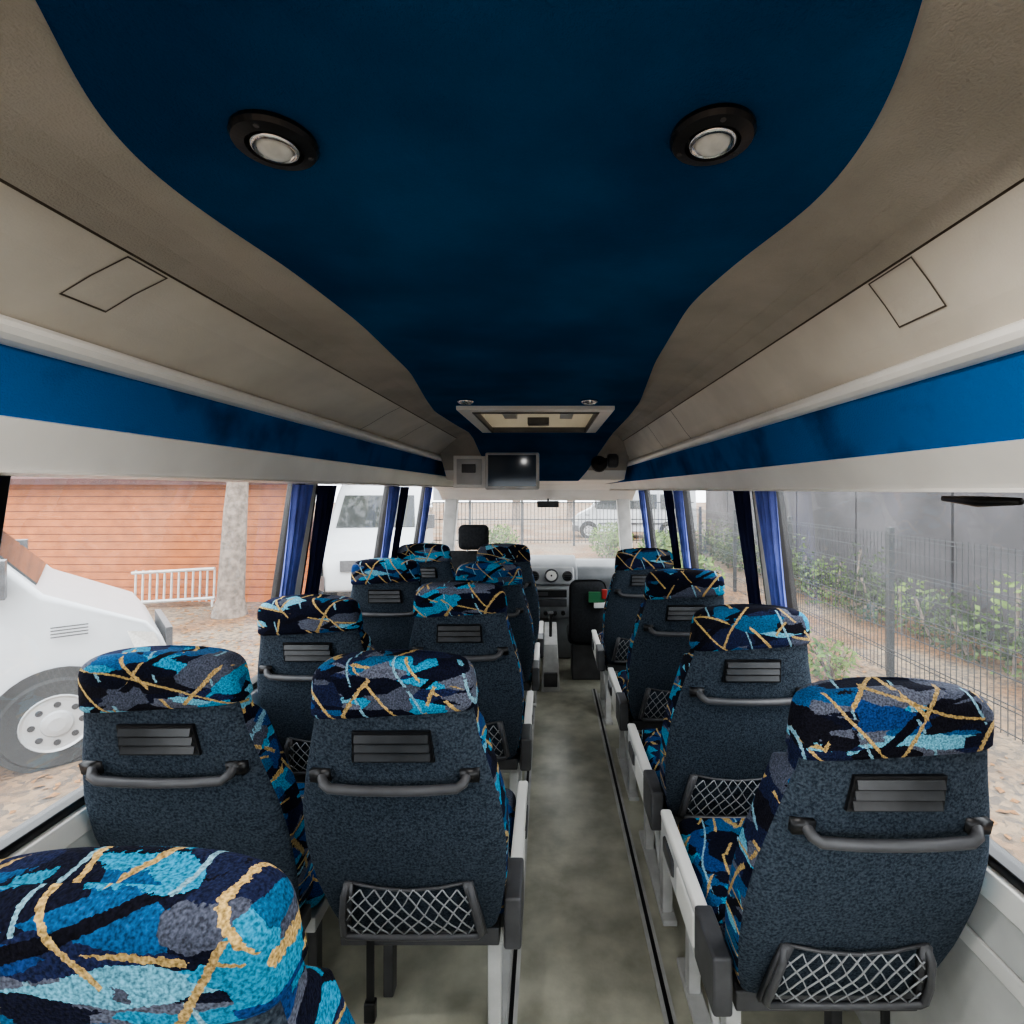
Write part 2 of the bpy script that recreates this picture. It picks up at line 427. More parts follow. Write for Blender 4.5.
# ---- ceiling, bins
K = .75
CE = .41*K+ZC
def sc(p): return (p[0]*K, ZC+p[1]*K)
YE = 4.70
def loft(mb, prof, y0, y1, m):
    for i in range(len(prof)-1):
        (xa, za), (xb, zb) = prof[i], prof[i+1]
        mb.add([(xa, y0, za), (xb, y0, zb), (xb, y1, zb), (xa, y1, za)], [(0, 1, 2, 3)], m)
HX0, HX1, HY0, HY1 = -.42*K, .30*K, 2.50*K, 3.45*K
YS = 3.62*K
for side in (-1, 1):
    mb = MB()
    if side < 0:
        low = [(-.925, .030), (-.935, .036), (-.93, .05), (-.905, .122)]
        strip = [(-.912, .125), (-.885, .236)]
        rail = [(-.872, .236), (-.858, .239), (-.846, .246), (-.839, .256), (-.840, .265), (-.846, .272), (-.856, .274)]
        beige = [(-.856, .272), (-.80, .303), (-.73, .345), (-.668, .376)]
        grv = [(-.668, .376), (-.665, .382), (-.662, .377)]
        cove = [(-.662, .377), (-.62, .395), (-.57, .406), (-.45, .412), (-.06, .412)]
        wallx = (-1.0/K, .034)
    else:
        low = [(.735, -.004), (.745, .003), (.74, .01), (.70, .074)]
        strip = [(.706, .076), (.668, .196)]
        rail = [(.658, .196), (.648, .199), (.638, .206), (.633, .215), (.635, .225), (.642, .231), (.650, .233)]
        beige = [(.650, .232), (.62, .268), (.585, .32), (.555, .360)]
        grv = [(.555, .360), (.553, .366), (.550, .361)]
        cove = [(.550, .361), (.52, .385), (.48, .401), (.40, .412), (-.06, .412)]
        wallx = (.80/K, -.002)
    q = lambda L: [sc(p) for p in L]
    loft(mb, q([wallx, low[0]]), Y0, YE, M_RAIL)
    loft(mb, q(low+[strip[0]]), Y0, YE, M_RAIL)
    loft(mb, q(strip), Y0, YE, M_BLUE2)
    loft(mb, q([strip[-1]]+rail), Y0, YE, M_RAIL)
    loft(mb, q(beige), Y0, YE, M_BEIGE)
    loft(mb, q(grv), Y0, YE, M_GROOVE)
    loft(mb, q(cove[:-1]), Y0, YE, M_TAUPE)
    loop = q([wallx]+low+strip+rail+beige+grv+cove[:-1])
    loop = loop+[(loop[-1][0], 1.96), (loop[0][0], 1.96)]
    mb.add([(x, YE, z) for x, z in loop], [tuple(range(len(loop)))], M_RAIL)
    def onb(t, off):
        L = q(beige); tt = t*(len(L)-1); i = min(int(tt), len(L)-2); f = tt-i
        d = Vector(L[-1])-Vector(L[0]); nrm = Vector((-d.y, d.x)).normalized()
        if nrm.y > 0: nrm = -nrm
        return (L[i][0]*(1-f)+L[i+1][0]*f+nrm.x*off, L[i][1]*(1-f)+L[i+1][1]*f+nrm.y*off)
    for ys in (2.35*K, 2.9*K, 4.6*K):
        for i in range(3):
            a, b = onb(i/3, .001), onb((i+1)/3, .001)
            mb.add([(a[0], ys, a[1]), (b[0], ys, b[1]), (b[0], ys+.004, b[1]), (a[0], ys+.004, a[1])], [(0, 1, 2, 3)], M_GROOVE)
    yl = (.83 if side < 0 else .795)*K; t0, t1 = (.42, .985); w = (.085 if side < 0 else .105)*K; g_ = .0022
    def patch(ta, tb, ya, yb_, m_):
        ts = sorted(set([ta, tb]+[t for t in (1/3, 2/3) if ta < t < tb]))
        for i in range(len(ts)-1):
            a, b = onb(ts[i], .0008), onb(ts[i+1], .0008)
            mb.add([(a[0], ya, a[1]), (b[0], ya, b[1]), (b[0], yb_, b[1]), (a[0], yb_, a[1])], [(0, 1, 2, 3)], m_)
    patch(t0, t1, yl, yl+g_, M_GROOVE); patch(t0, t1, yl+w, yl+w+g_, M_GROOVE)
    patch(t0, t0+.016, yl, yl+w, M_GROOVE); patch(t1-.016, t1, yl, yl+w, M_GROOVE)
    o = mb.obj('overhead_luggage_bin')
mb = MB(); zc_ = ZC+.412*K
xl, xr = -.45*K, .40*K
mb.add([(xl, Y0, zc_), (xr, Y0, zc_), (xr, HY0, zc_), (xl, HY0, zc_)], [(0, 1, 2, 3)], M_TAUPE)
mb.add([(xl, HY0, zc_), (HX0, HY0, zc_), (HX0, HY1, zc_), (xl, HY1, zc_)], [(0, 1, 2, 3)], M_TAUPE)
mb.add([(HX1, HY0, zc_), (xr, HY0, zc_), (xr, HY1, zc_), (HX1, HY1, zc_)], [(0, 1, 2, 3)], M_TAUPE)
mb.add([(xl, HY1, zc_), (xr, HY1, zc_), (xr, YS, zc_), (xl, YS, zc_)], [(0, 1, 2, 3)], M_TAUPE)
ysl = [(YS, zc_), (YS+.12, zc_-.02), (YS+.30, zc_-.10), (YS+.42, zc_-.19), (YS+.50, zc_-.245), (3.6, ZC+.055), (4.35, ZC+.05), (4.72, ZC+.0), (4.93, ZC-.10), (4.98, ZC-.10)]
for i in range(len(ysl)-1):
    (a, za), (b, zb) = ysl[i], ysl[i+1]
    wl, wr = (-.625, .472) if a < 4.3 else (-1.0, .8)
    mb.add([(wl, a, za), (wr, a, za), (wr, b, zb), (wl, b, zb)], [(0, 1, 2, 3)], M_RAIL if i > 2 else M_TAUPE)
mb.box(-1.1, HX0-.01, Y0-.05, 5.0, 1.95, 2.0, M_WHITE); mb.box(HX1+.01, .88, Y0-.05, 5.0, 1.95, 2.0, M_WHITE)
mb.box(HX0-.01, HX1+.01, Y0-.05, HY0-.01, 1.95, 2.0, M_WHITE); mb.box(HX0-.01, HX1+.01, HY1+.01, 5.0, 1.95, 2.0, M_WHITE)
mb.box(-1.1, .88, 4.98, 5.0, 1.40, 1.97, M_WHITE)
for a, b, c, d in ((HX0-.02, HX0, HY0-.02, HY1+.02), (HX1, HX1+.02, HY0-.02, HY1+.02), (HX0, HX1, HY0-.02, HY0), (HX0, HX1, HY1, HY1+.02)):
    mb.box(a, b, c, d, zc_, 2.01, M_RAIL)
mb.obj('ceiling')
LY = [.02, .10, .20, .435, .52, .627, .748, .9475, 1.254, 1.777, 2.3, 2.66, 3.2, 3.62]
LX = [-.10, -.24, -.32, -.421, -.473, -.504, -.500, -.470, -.453, -.470, -.54, -.58, -.57, -.55]
RY = [.02, .10, .20, .425, .4955, .592, .7227, .907, 1.122, 1.64, 2.37, 2.8, 3.62]
RX = [0, .12, .20, .307, .340, .367, .378, .335, .306, .337, .419, .44, .457]
ys = np.linspace(.02, 3.62, 241)
def smooth(a, k=5):
    p = np.pad(a, k, mode='edge'); return np.convolve(p, np.ones(2*k+1)/(2*k+1), 'valid')
lx = smooth(smooth(np.interp(ys, LY, LX), 4), 4); rx = smooth(smooth(np.interp(ys, RY, RX), 4), 4)
yy = list(ys*K); lx = list(lx*K); rx = list(rx*K)
for (a, z) in ysl[1:5]:
    yy.append(a); t = (a-YS)/.5; lx.append(-.41*(1-.15*t*t)); rx.append(.34*(1-.45*t*t))
zz = [CE-.006]*241+[z-.008 for a, z in ysl[1:5]]
mb = MB(); NX = 12
def row(i, a, b): return [(a+(b-a)*k/NX, yy[i], zz[i]) for k in range(NX+1)]
for i in range(len(yy)-1):
    ym = (yy[i]+yy[i+1])/2
    spans = [((lx[i], rx[i]), (lx[i+1], rx[i+1]))]
    if HY0 < ym < HY1: spans = [((lx[i], HX0), (lx[i+1], HX0)), ((HX1, rx[i]), (HX1, rx[i+1]))]
    for (a, b) in spans:
        vs = row(i, *a)+row(i+1, *b)
        mb.add(vs, [(k, k+1, NX+1+k+1, NX+1+k) for k in range(NX)], M_BLUE)
    for L_ in (lx, rx):
        mb.add([(L_[i], yy[i], zz[i]), (L_[i+1], yy[i+1], zz[i+1]), (L_[i+1], yy[i+1], zz[i+1]+.012), (L_[i], yy[i], zz[i]+.012)], [(0, 1, 2, 3)], M_BLUE)
mb.obj('ceiling_fabric_panel')

h = empty('roof_hatch', ((HX0+HX1)/2, (HY0+HY1)/2, CE))
hx, hy = (HX1-HX0)/2, (HY1-HY0)/2
mb = MB()
def ring(mb, x, y, w, z0, z1, m):
    mb.box(-x-w, x+w, -y-w, -y, z0, z1, m); mb.box(-x-w, x+w, y, y+w, z0, z1, m)
    mb.box(-x-w, -x, -y, y, z0, z1, m); mb.box(x, x+w, -y, y, z0, z1, m)
ring(mb, hx-.04, hy-.04, .055, -.022, 0.0, M_RAIL)
ring(mb, hx-.045, hy-.045, .010, -.027, -.0, M_DGREY)
mb.obj('frame', h, .010, seg=3)
m, nt, b = nodes_of('translucent_lid')
for n in list(nt.nodes): nt.nodes.remove(n)
o_ = nt.nodes.new('ShaderNodeOutputMaterial'); t_ = nt.nodes.new('ShaderNodeBsdfTranslucent'); t_.inputs[0].default_value = (.62, .58, .50, 1)
d_ = nt.nodes.new('ShaderNodeBsdfDiffuse'); d_.inputs[0].default_value = (.6, .57, .5, 1); x_ = nt.nodes.new('ShaderNodeMixShader'); x_.inputs[0].default_value = .4
nt.links.new(t_.outputs[0], x_.inputs[1]); nt.links.new(d_.outputs[0], x_.inputs[2]); nt.links.new(x_.outputs[0], o_.inputs[0])
M_LID = m
mb = MB(); mb.box(-hx, hx, -hy, hy, .145, .150, M_LID)
ring(mb, hx-.09, hy-.10, .03, .125, .145, M_RAIL)
mb.box(-.10, .10, -.05, .05, .07, .145, M_RAIL); mb.box(-hx+.01, hx-.01, -.012, .012, .09, .11, M_DGREY); mb.box(-.03, .03, -.2, -.05, .05, .07, M_DGREY)
for s in (-1, 1): mb.box(s*.13-.03, s*.13+.03, .0, .24, .03, .06, M_LGREY)
mb.box(-.05, .05, .18, .26, .0, .03, M_DGREY)
mb.obj('lid', h, .004)
def area_light(name, parent, loc, size, power, col):
    l = bpy.data.lights.new(name, 'AREA'); l.shape = 'DISK'; l.size = size; l.energy = power; l.color = col
    o = bpy.data.objects.new(name, l); COL.objects.link(o); o.parent = parent; o.location = loc
for x, y in ((-.312, .594), (.185, .585)):
    e = empty('ceiling_lamp', (x*K, y*K, CE-.006))
    mb = MB(); mb.lathe([(.034, 0), (.035, -.004), (.033, -.008), (.023, -.010), (.021, -.005), (.012, -.004)], M_BLACK)
    for k in range(3):
        a = k*2.1+.5; Mx = Matrix.Translation((.028*math.cos(a), .028*math.sin(a), -.0088)); mb.lathe([(.0025, 0), (.002, -.001)], M_DGREY, Mx, 8)
    mb.obj('bezel', e, smooth=False)
    mb = MB(); mb.lathe([(.0195, -.005), (.0195, -.010), (.0165, -.0115), (.0155, -.008)], M_CHROME)
    mb.lathe([(.0155, -.008), (.013, -.0125), (.009, -.015), (.003, -.016)], M_LAMP, n=24)
    mb.obj('lens', e, smooth=True)
    area_light('fill_light', e, (0, 0, -.019), .03, 1.4, (1, .97, .93))  # added fill light to lift the cabin; the lamp's own lens is unlit
for x, y in ((-.37, 2.33), (.185, 2.33)):
    mb = MB(); mb.lathe([(.028, 0), (.028, -.006), (.02, -.012), (.012, -.012), (.006, -.008)], M_CHROME, Matrix.Translation((x*K, y*K, CE-.006)))
    mb.obj('reading_spotlight', smooth=True)
e = empty('ceiling_monitor', (-.255*K, 3.72*K, ZC+.135*K))
mb = MB(); mb.box(-.145, .145, -.02, .02, -.10, .10, M_LGREY); mb.obj('casing', e, .01)
mb = MB(); mb.box(-.128, .128, -.0235, -.0205, -.082, .085, M_SCREEN); mb.obj('screen', e)
mb = MB(); mb.box(-.05, .05, .015, .13, .0, .10, M_LGREY); mb.obj('bracket', e, .006)
mb = MB(); mb.box(-.55, -.365, 3.02, 3.4, ZC+.01, ZC+.20, M_RAIL); mb.box(-.53, -.385, 3.013, 3.022, ZC+.03, ZC+.18, M_LGREY); mb.box(-.50, -.42, 3.008, 3.014, ZC+.10, ZC+.15, M_DGREY)
mb.obj('overhead_console', bevel=.012)
e = empty('clip_fan', (.285, 2.9, ZC+.145))
mb = MB(); mb.lathe([(.012, -.02), (.03, -.03), (.045, -.01), (.045, .01), (.02, .03)], M_BLACK, Matrix.Rotation(math.radians(70), 4, 'X'), 20)
mb.tube([(0, .02, 0), (.02, .05, .02), (.10, .05, .04)], .010, M_BLACK)
mb.lathe([(.03, -.03), (.04, -.02), (.04, .02), (.03, .03)], M_DGREY, Matrix.Translation((.08, .04, .02)) @ Matrix.Rotation(math.radians(90), 4, 'Y'), 16)
mb.obj('head', e)

def curtain(side, yc0, w, z0, z1, m, name='window_curtain', sway=0.0):
    mb = MB(); nu, nv = 40, 14; vs = []
    for j in range(nv+1):
        v = j/nv; z = z0+(z1-z0)*v
        ww = w*(.62+.38*abs(2*v-.9)**1.3)
        for i in range(nu+1):
            u = i/nu-.5
            x = xw(side, z)-side*(.035+.016*math.sin(u*2*math.pi*5+v*1.0)+.006*math.sin(u*23))
            vs.append((x, yc0+u*ww+sway*(1-v), z))
    fs = [(j*(nu+1)+i, j*(nu+1)+i+1, (j+1)*(nu+1)+i+1, (j+1)*(nu+1)+i) for j in range(nv) for i in range(nu)]
    mb.add(vs, fs, m); o = mb.mesh(name, True); place(o, name)
for s, ps in ((-1, [(2.00, .13, M_CURT), (2.22, .15, M_CURTD), (3.20, .16, M_CURT), (3.42, .13, M_CURTD), (4.12, .16, M_CURT), (.83, .12, M_CURTD)]),
              (1, [(1.78, .13, M_CURT), (2.00, .12, M_CURTD), (2.98, .14, M_CURT), (3.22, .16, M_CURTD), (4.15, .14, M_CURT), (.62, .10, M_CURTD)])):
    for y, w, m in ps: curtain(s, y, w, .82, 1.52, m)
mb = MB()
for x in (-.105, .345):
    mb.box(x-.018, x+.018, Y0, 3.9, 0, .006, M_LGREY); mb.box(x-.006, x+.006, Y0, 3.9, .006, .009, M_BLACK)
mb.obj('seat_track_rail')

# ------------------------------------------------------------ CAB
def extr(mb, pr, x0, x1, m):
    n = len(pr)
    mb.add([(x0, y, z) for y, z in pr]+[(x1, y, z) for y, z in pr], [(i, (i+1) % n, n+(i+1) % n, n+i) for i in range(n)]+[tuple(range(n)), tuple(range(2*n-1, n-1, -1))], m)
M_DASH = mat('grey_dash_plastic', (.22, .23, .24), .5, var=.1)
M_DASH2 = mat('silver_dash_plastic', (.36, .37, .38), .4, var=.1)
mb = MB(); pr = [(5.2, .80), (5.0, .84), (4.85, .84), (4.72, .80), (4.66, .72), (4.68, .56), (4.80, .35), (5.0, 0), (5.2, 0)]
extr(mb, pr, -1.03, .80, M_DASH)
extr(mb, [(5.0, .88), (4.75, .86), (4.60, .80), (4.53, .70), (4.56, .5), (4.62, .0), (5.0, 0)], -.22, .26, M_DASH)
extr(mb, [(4.60, .83), (4.54, .78), (4.50, .68), (4.54, .67), (4.62, .78)], -.19, .23, M_DASH2)
extr(mb, [(4.60, .68), (4.50, .66), (4.47, .52), (4.52, .38), (4.60, .38)], -.16, .20, M_DASH2)
o = mb.obj('dashboard', bevel=.03, seg=3)
mb = MB()
RX90 = Matrix.Rotation(math.radians(65), 4, 'X')
for x, z in ((-.12, .745), (.17, .745)):
    Mx = Matrix.Translation((x, 4.535, z)) @ RX90
    mb.lathe([(.044, .0), (.046, .018), (.038, .024), (.034, .014), (.01, .014)], M_DGREY, Mx, 24)
    for k in (-.018, 0, .018): mb.box(x-.03, x+.03, 4.495, 4.51, z+k-.003, z+k+.003, M_BLACK)
Mx = Matrix.Translation((.03, 4.525, .75)) @ RX90
mb.lathe([(.058, .0), (.060, .02), (.052, .026), (.048, .016)], M_DGREY, Mx, 28); mb.lathe([(.046, .017), (.044, .020)], M_RAIL, Mx, 24); mb.lathe([(.008, .02), (.006, .026)], M_BLACK, Mx, 12)
mb.box(-.12, .16, 4.455, 4.50, .58, .64, M_BLACK); mb.box(-.10, .0, 4.45, 4.46, .595, .625, M_DGREY); mb.box(-.12, .16, 4.455, 4.50, .50, .56, M_DGREY)
for x in (-.09, -.02, .06, .13):
    mb.lathe([(.02, 0), (.018, .03)], M_BLACK, Matrix.Translation((x, 4.49, .44)) @ Matrix.Rotation(math.radians(90), 4, 'X'), 14)
mb.obj('controls', o)
e = empty('steering_wheel', (-.50, 4.42, .80))
mb = MB(); Mx = Matrix.Rotation(math.radians(55), 3, 'X')
mb.tube([Mx @ Vector((.2*math.cos(a), .2*math.sin(a), 0)) for a in np.linspace(0, 2*math.pi, 33)[:-1]], .014, M_BLACK, 8, True)
for a in (.3, 2.84, 4.71): mb.tube([(0, 0, 0), Mx @ Vector((.2*math.cos(a), .2*math.sin(a), 0))], .016, M_BLACK, 6)
mb.lathe([(.06, -.02), (.06, .015), (.04, .03)], M_DGREY, Mx.to_4x4(), 20)
mb.tube([(0, 0, 0), (0, .22, -.10)], .025, M_BLACK, 8)
mb.obj('rim', e, smooth=True)
M_DSEAT = mat('dark_seat_fabric', (.03, .032, .036), .9, var=.2, vscale=60)
def cab_seat(name, x, y, zt, w):
    e = empty(name, (x, y, 0))
    for me, loc, rot in ((rbox(w, .12, zt-.62, .05, M_DSEAT, 'backrest'), (0, -.02, (zt-.2+.42)/2), -.06),
                    (rbox(w, .40, .14, .05, M_DSEAT, 'cushion'), (0, .19, .43), 0), (rbox(.24, .09, .20, .04, M_DSEAT, 'headrest'), (0, -.03, zt-.09), 0)):
        o = place(me, me.name, e); o.location = loc; o.rotation_euler = (rot, 0, 0)
    mb = MB(); mb.box(-w/2+.04, w/2-.04, .05, .36, 0, .37, M_BLACK)
    for s in (-.05, .05): mb.tube([(s, -.03, zt-.28), (s, -.03, zt-.12)], .007, M_CHROME, 6)
    mb.obj('pedestal', e)
cab_seat('driver_seat', -.59, 4.16, 1.215, .46)
e = empty('folding_guide_seat', (.31, 4.05, 0))
o = place(rbox(.29, .10, .50, .07, M_DSEAT, 'backrest'), 'backrest', e); o.location = (0, 0, .55); o.rotation_euler = (-.06, 0, 0)
o = place(rbox(.31, .32, .10, .04, M_DSEAT, 'cushion'), 'cushion', e); o.location = (0, .20, .33)
mb = MB(); mb.box(-.12, .12, .05, .32, 0, .29, M_DGREY); mb.obj('base', e, .01)
mb = MB(); mb.box(.0, .12, -.085, -.055, .64, .72, M_GREEN); mb.box(.04, .14, -.09, -.06, .60, .64, M_RAIL); mb.box(.10, .14, -.095, -.06, .67, .74, M_RED); mb.obj('magazines', e, .004)
e = empty('gear_console', (.02, 3.98, 0))
mb = MB(); mb.hexa([(-.07, -.12, 0), (.07, -.12, 0), (.07, .3, 0), (-.07, .3, 0), (-.05, -.08, .34), (.05, -.08, .34), (.05, .28, .42), (-.05, .28, .42)], M_LGREY)
mb.box(-.05, .05, -.13, -.09, .04, .14, M_DGREY)
mb.tube([(0, .05, .36), (0, .02, .50), (0, .0, .56)], [.012, .012, .026], M_BLACK, 10)
mb.obj('body', e, .012)
mb = MB(); mb.box(-.10, .10, 4.78, 4.80, ZC-.16, ZC-.10, M_BLACK); mb.tube([(0, 4.80, ZC-.12), (0, 4.9, ZC-.09)], .01, M_BLACK); mb.obj('rearview_mirror', bevel=.01)
mb = MB(); mb.tube([(.745, .82, 1.482), (.745, .9, 1.480), (.745, .98, 1.484)], [.006, .010, .005], M_BLACK, 10); mb.obj('rolled_blind', smooth=True)

# ------------------------------------------------------------ OUTSIDE
ZG = -.65
m, nt, b = nodes_of('leafy_gravel'); N = nt.nodes.new; L = nt.links.new
tc = N('ShaderNodeTexCoord'); n1 = N('ShaderNodeTexNoise'); n1.inputs['Scale'].default_value = .6; n1.inputs['Detail'].default_value = 7
v1 = N('ShaderNodeTexVoronoi'); v1.inputs['Scale'].default_value = 22
L(tc.outputs['Object'], n1.inputs['Vector']); L(tc.outputs['Object'], v1.inputs['Vector'])
r1 = N('ShaderNodeValToRGB'); r1.color_ramp.elements[0].position = .42; r1.color_ramp.elements[1].position = .58
r1.color_ramp.elements[0].color = (.20, .17, .145, 1); r1.color_ramp.elements[1].color = (.17, .10, .055, 1)
L(n1.outputs['Fac'], r1.inputs['Fac'])
sp = N('ShaderNodeSeparateColor'); L(v1.outputs['Color'], sp.inputs[0])
r2 = N('ShaderNodeValToRGB'); r2.color_ramp.elements[0].color = (.5, .5, .5, 1); r2.color_ramp.elements[1].color = (1.4, 1.2, .9, 1); L(sp.outputs[0], r2.inputs['Fac'])
mx = N('ShaderNodeMix'); mx.data_type = 'RGBA'; mx.blend_type = 'MULTIPLY'; mx.inputs['Factor'].default_value = 1
L(r1.outputs[0], mx.inputs['A']); L(r2.outputs[0], mx.inputs['B']); L(mx.outputs['Result'], b.inputs['Base Color']); b.inputs['Roughness'].default_value = .95
M_GROUND = m
mb = MB(); mb.box(-60, 60, -30, 90, ZG-.2, ZG, M_GROUND); mb.obj('ground')

M_TERRA = mat('terracotta_boards', (.43, .135, .035), .8, var=.15, vscale=4)
M_ROOF = mat('dark_red_roof', (.09, .035, .03), .8, var=.2)
mb = MB()
for i in range(16):
    z = ZG+i*.145; mb.box(-16, -4.6, 10.0, 10.08, z, z+.132, M_TERRA)
mb.box(-16, -4.6, 10.03, 10.2, ZG, ZG+2.35, M_ROOF)
mb.hexa([(-16.2, 9.7, ZG+2.25), (-4.4, 9.7, ZG+2.25), (-4.4, 12.5, ZG+3.4), (-16.2, 12.5, ZG+3.4), (-16.2, 9.7, ZG+2.36), (-4.4, 9.7, ZG+2.36), (-4.4, 12.5, ZG+3.5), (-16.2, 12.5, ZG+3.5)], M_ROOF)
mb.obj('terracotta_shed')
mb = MB(); M_LAD = M_LGREY
for z in (ZG+.12, ZG+.66): mb.tube([(-7.6, 9.5, z-.03), (-6.15, 9.6, z+.04)], .03, M_LAD, 6)
for i in range(12):
    x = -7.55+i*.125; mb.tube([(x, 9.505+i*.009, ZG+.10), (x+.02, 9.505+i*.009, ZG+.68)], .018, M_LAD, 5)
for x, y in ((-7.5, 9.5), (-6.2, 9.6)): mb.tube([(x, y, ZG), (x, y, ZG+.15)], .02, M_LAD, 6)
mb.obj('ladder')

M_BARK = mat('bark', (.22, .18, .15), .95, var=.3, vscale=12, bump=.8, bscale=20)
M_LEAF = mat('autumn_foliage', (.26, .22, .05), .8, c2=(.09, .14, .03), vscale=2)
M_LEAFG = mat('green_foliage', (.15, .22, .05), .8, c2=(.05, .10, .02), vscale=3)
M_LEAFD = mat('dark_hedge_foliage', (.06, .09, .03), .85, c2=(.02, .035, .015), vscale=3)
def leaves(mb, c, rad, n, size, m):
    for _ in range(n):
        d = Vector((random.gauss(0, 1), random.gauss(0, 1), random.gauss(0, 1))).normalized()*random.random()**.4
        p = Vector(c)+Vector((d.x*rad[0], d.y*rad[1], d.z*rad[2]))
        p.z = max(p.z, ZG+size)
        a = Vector((random.gauss(0, 1), random.gauss(0, 1), random.gauss(0, 1))).normalized(); b_ = a.orthogonal().normalized()
        s = size*random.uniform(.6, 1.3)
        mb.add([p-a*s, p-b_*s*.5, p+a*s, p+b_*s*.5], [(0, 1, 2, 3)], m)
def tree(x, y, h, r, seed, m=M_LEAF):
    random.seed(seed); mb = MB()
    mb.tube([(x, y, ZG), (x+.02, y, ZG+.3), (x+.1, y, ZG+h*.35), (x+.2, y, ZG+h*.6), (x+.3, y, ZG+h)], [r*1.4, r*1.05, r*.9, r*.7, r*.3], M_BARK, 12)
    for k in range(6):
        a = k*1.1; z = ZG+h*(.45+.08*k)
        mb.tube([(x+.15, y, z), (x+.15+math.cos(a)*h*.2, y+math.sin(a)*h*.2, z+h*.18)], [r*.4, r*.12], M_BARK, 6)
    leaves(mb, (x+.2, y, ZG+h), (h*.4, h*.4, h*.35), 1500, .12, m)
    mb.obj('tree')
tree(-5.45, 8.9, 5, .2, 3)
tree(3.4, 26, 7, .25, 5); tree(-2, 32, 8, .25, 6, m=M_LEAFG); tree(1.5, 36, 8, .25, 8); tree(-9, 28, 8, .25, 9)
random.seed(4)
for (x, y, r, n) in ((2.9, 13, .8, 1500), (2.0, 16.5, .8, 1000), (2.9, 10.2, .6, 900), (3.2, 5.9, .32, 260), (3.25, 7.2, .38, 400), (-1.6, 17.5, .7, 700)):
    mb = MB(); leaves(mb, (x, y, ZG+r*.7), (r*.9, r, r*.75), n, .06 if r > .5 else .04, M_LEAFG)
    for k in range(9):
        a = k*.7; mb.tube([(x, y, ZG), (x+math.cos(a)*r*.5, y+math.sin(a)*r*.5, ZG+r)], .012, M_BARK, 4)
    mb.obj('bush')
# straggly hedge behind the fence
mb = MB()
for k in range(26):
    y = 2.2+k*.62; r = random.uniform(.35, .75); leaves(mb, (5.3+random.uniform(-.2, .2), y, ZG+r*.8), (.5, .55, r), 240, .055, M_LEAFD if k % 3 else M_LEAFG)
    mb.tube([(5.3, y, ZG), (5.3+random.uniform(-.2, .2), y+.1, ZG+r*1.5)], .02, M_BARK, 5)
mb.obj('hedge')
M_LIT = mat('fallen_leaves', (.34, .17, .06), .9, c2=(.20, .10, .04), vscale=30)
mb = MB()
for _ in range(3200):
    if random.random() < .65: x, y = random.uniform(-8, -1.6), random.uniform(2.5, 9.6)
    else: x, y = random.uniform(1.6, 3.8), random.uniform(2.5, 14)
    a = random.random()*6.28; s = random.uniform(.02, .05)
    mb.add([(x+s*math.cos(a+k*math.pi/2)*(1 if k % 2 else .6), y+s*math.sin(a+k*math.pi/2)*(1 if k % 2 else .6), ZG+.006+.01*(k == 0)) for k in range(4)], [(0, 1, 2, 3)], M_LIT)
mb.obj('leaf_litter')
M_WIRE = mat('fence_wire', (.06, .065, .07), .5, metal=.3)
mb = MB(); FX = 3.95
for y in np.arange(1.0, 17, 2.5)+.0:
    mb.box(FX-.03, FX+.03, y-.03, y+.03, ZG, ZG+1.72, M_WIRE)
for y in np.arange(1.0, 16, .07): mb.box(FX-.035, FX-.029, y-.003, y+.003, ZG+.05, ZG+1.66, M_WIRE)
for z in (.08, .28, .32, .55, .75, .79, 1.0, 1.2, 1.24, 1.45, 1.6, 1.64): mb.box(FX-.04, FX-.033, 1, 16, ZG+z, ZG+z+.009, M_WIRE)
mb.obj('mesh_fence')
M_BLD = mat('grey_render', (.075, .07, .076), .8, var=.3, vscale=.8, detail=8)
mb = MB()
for i in range(9):
    y = -2+i*2.5; mb.box(6.2, 6.26, y, y+2.44, ZG, ZG+2.6, M_BLD)
mb.box(6.24, 9, -2, 20.5, ZG, ZG+2.6, M_BLD); mb.box(6.0, 9, -2, 20.5, ZG+2.6, ZG+2.75, M_DGREY)
mb.obj('grey_building')
mb = MB()
for x in np.arange(-5, 5.6, .14): mb.box(x-.012, x+.012, 19.99, 20.01, ZG+.1, ZG+1.7, M_WIRE)
for z in (.2, 1.0, 1.65): mb.box(-5, 5.6, 19.98, 20.02, ZG+z, ZG+z+.04, M_WIRE)
for x in np.arange(-5, 5.6, 2): mb.box(x-.04, x+.04, 19.96, 20.04, ZG, ZG+1.8, M_WIRE)
mb.obj('yard_fence')

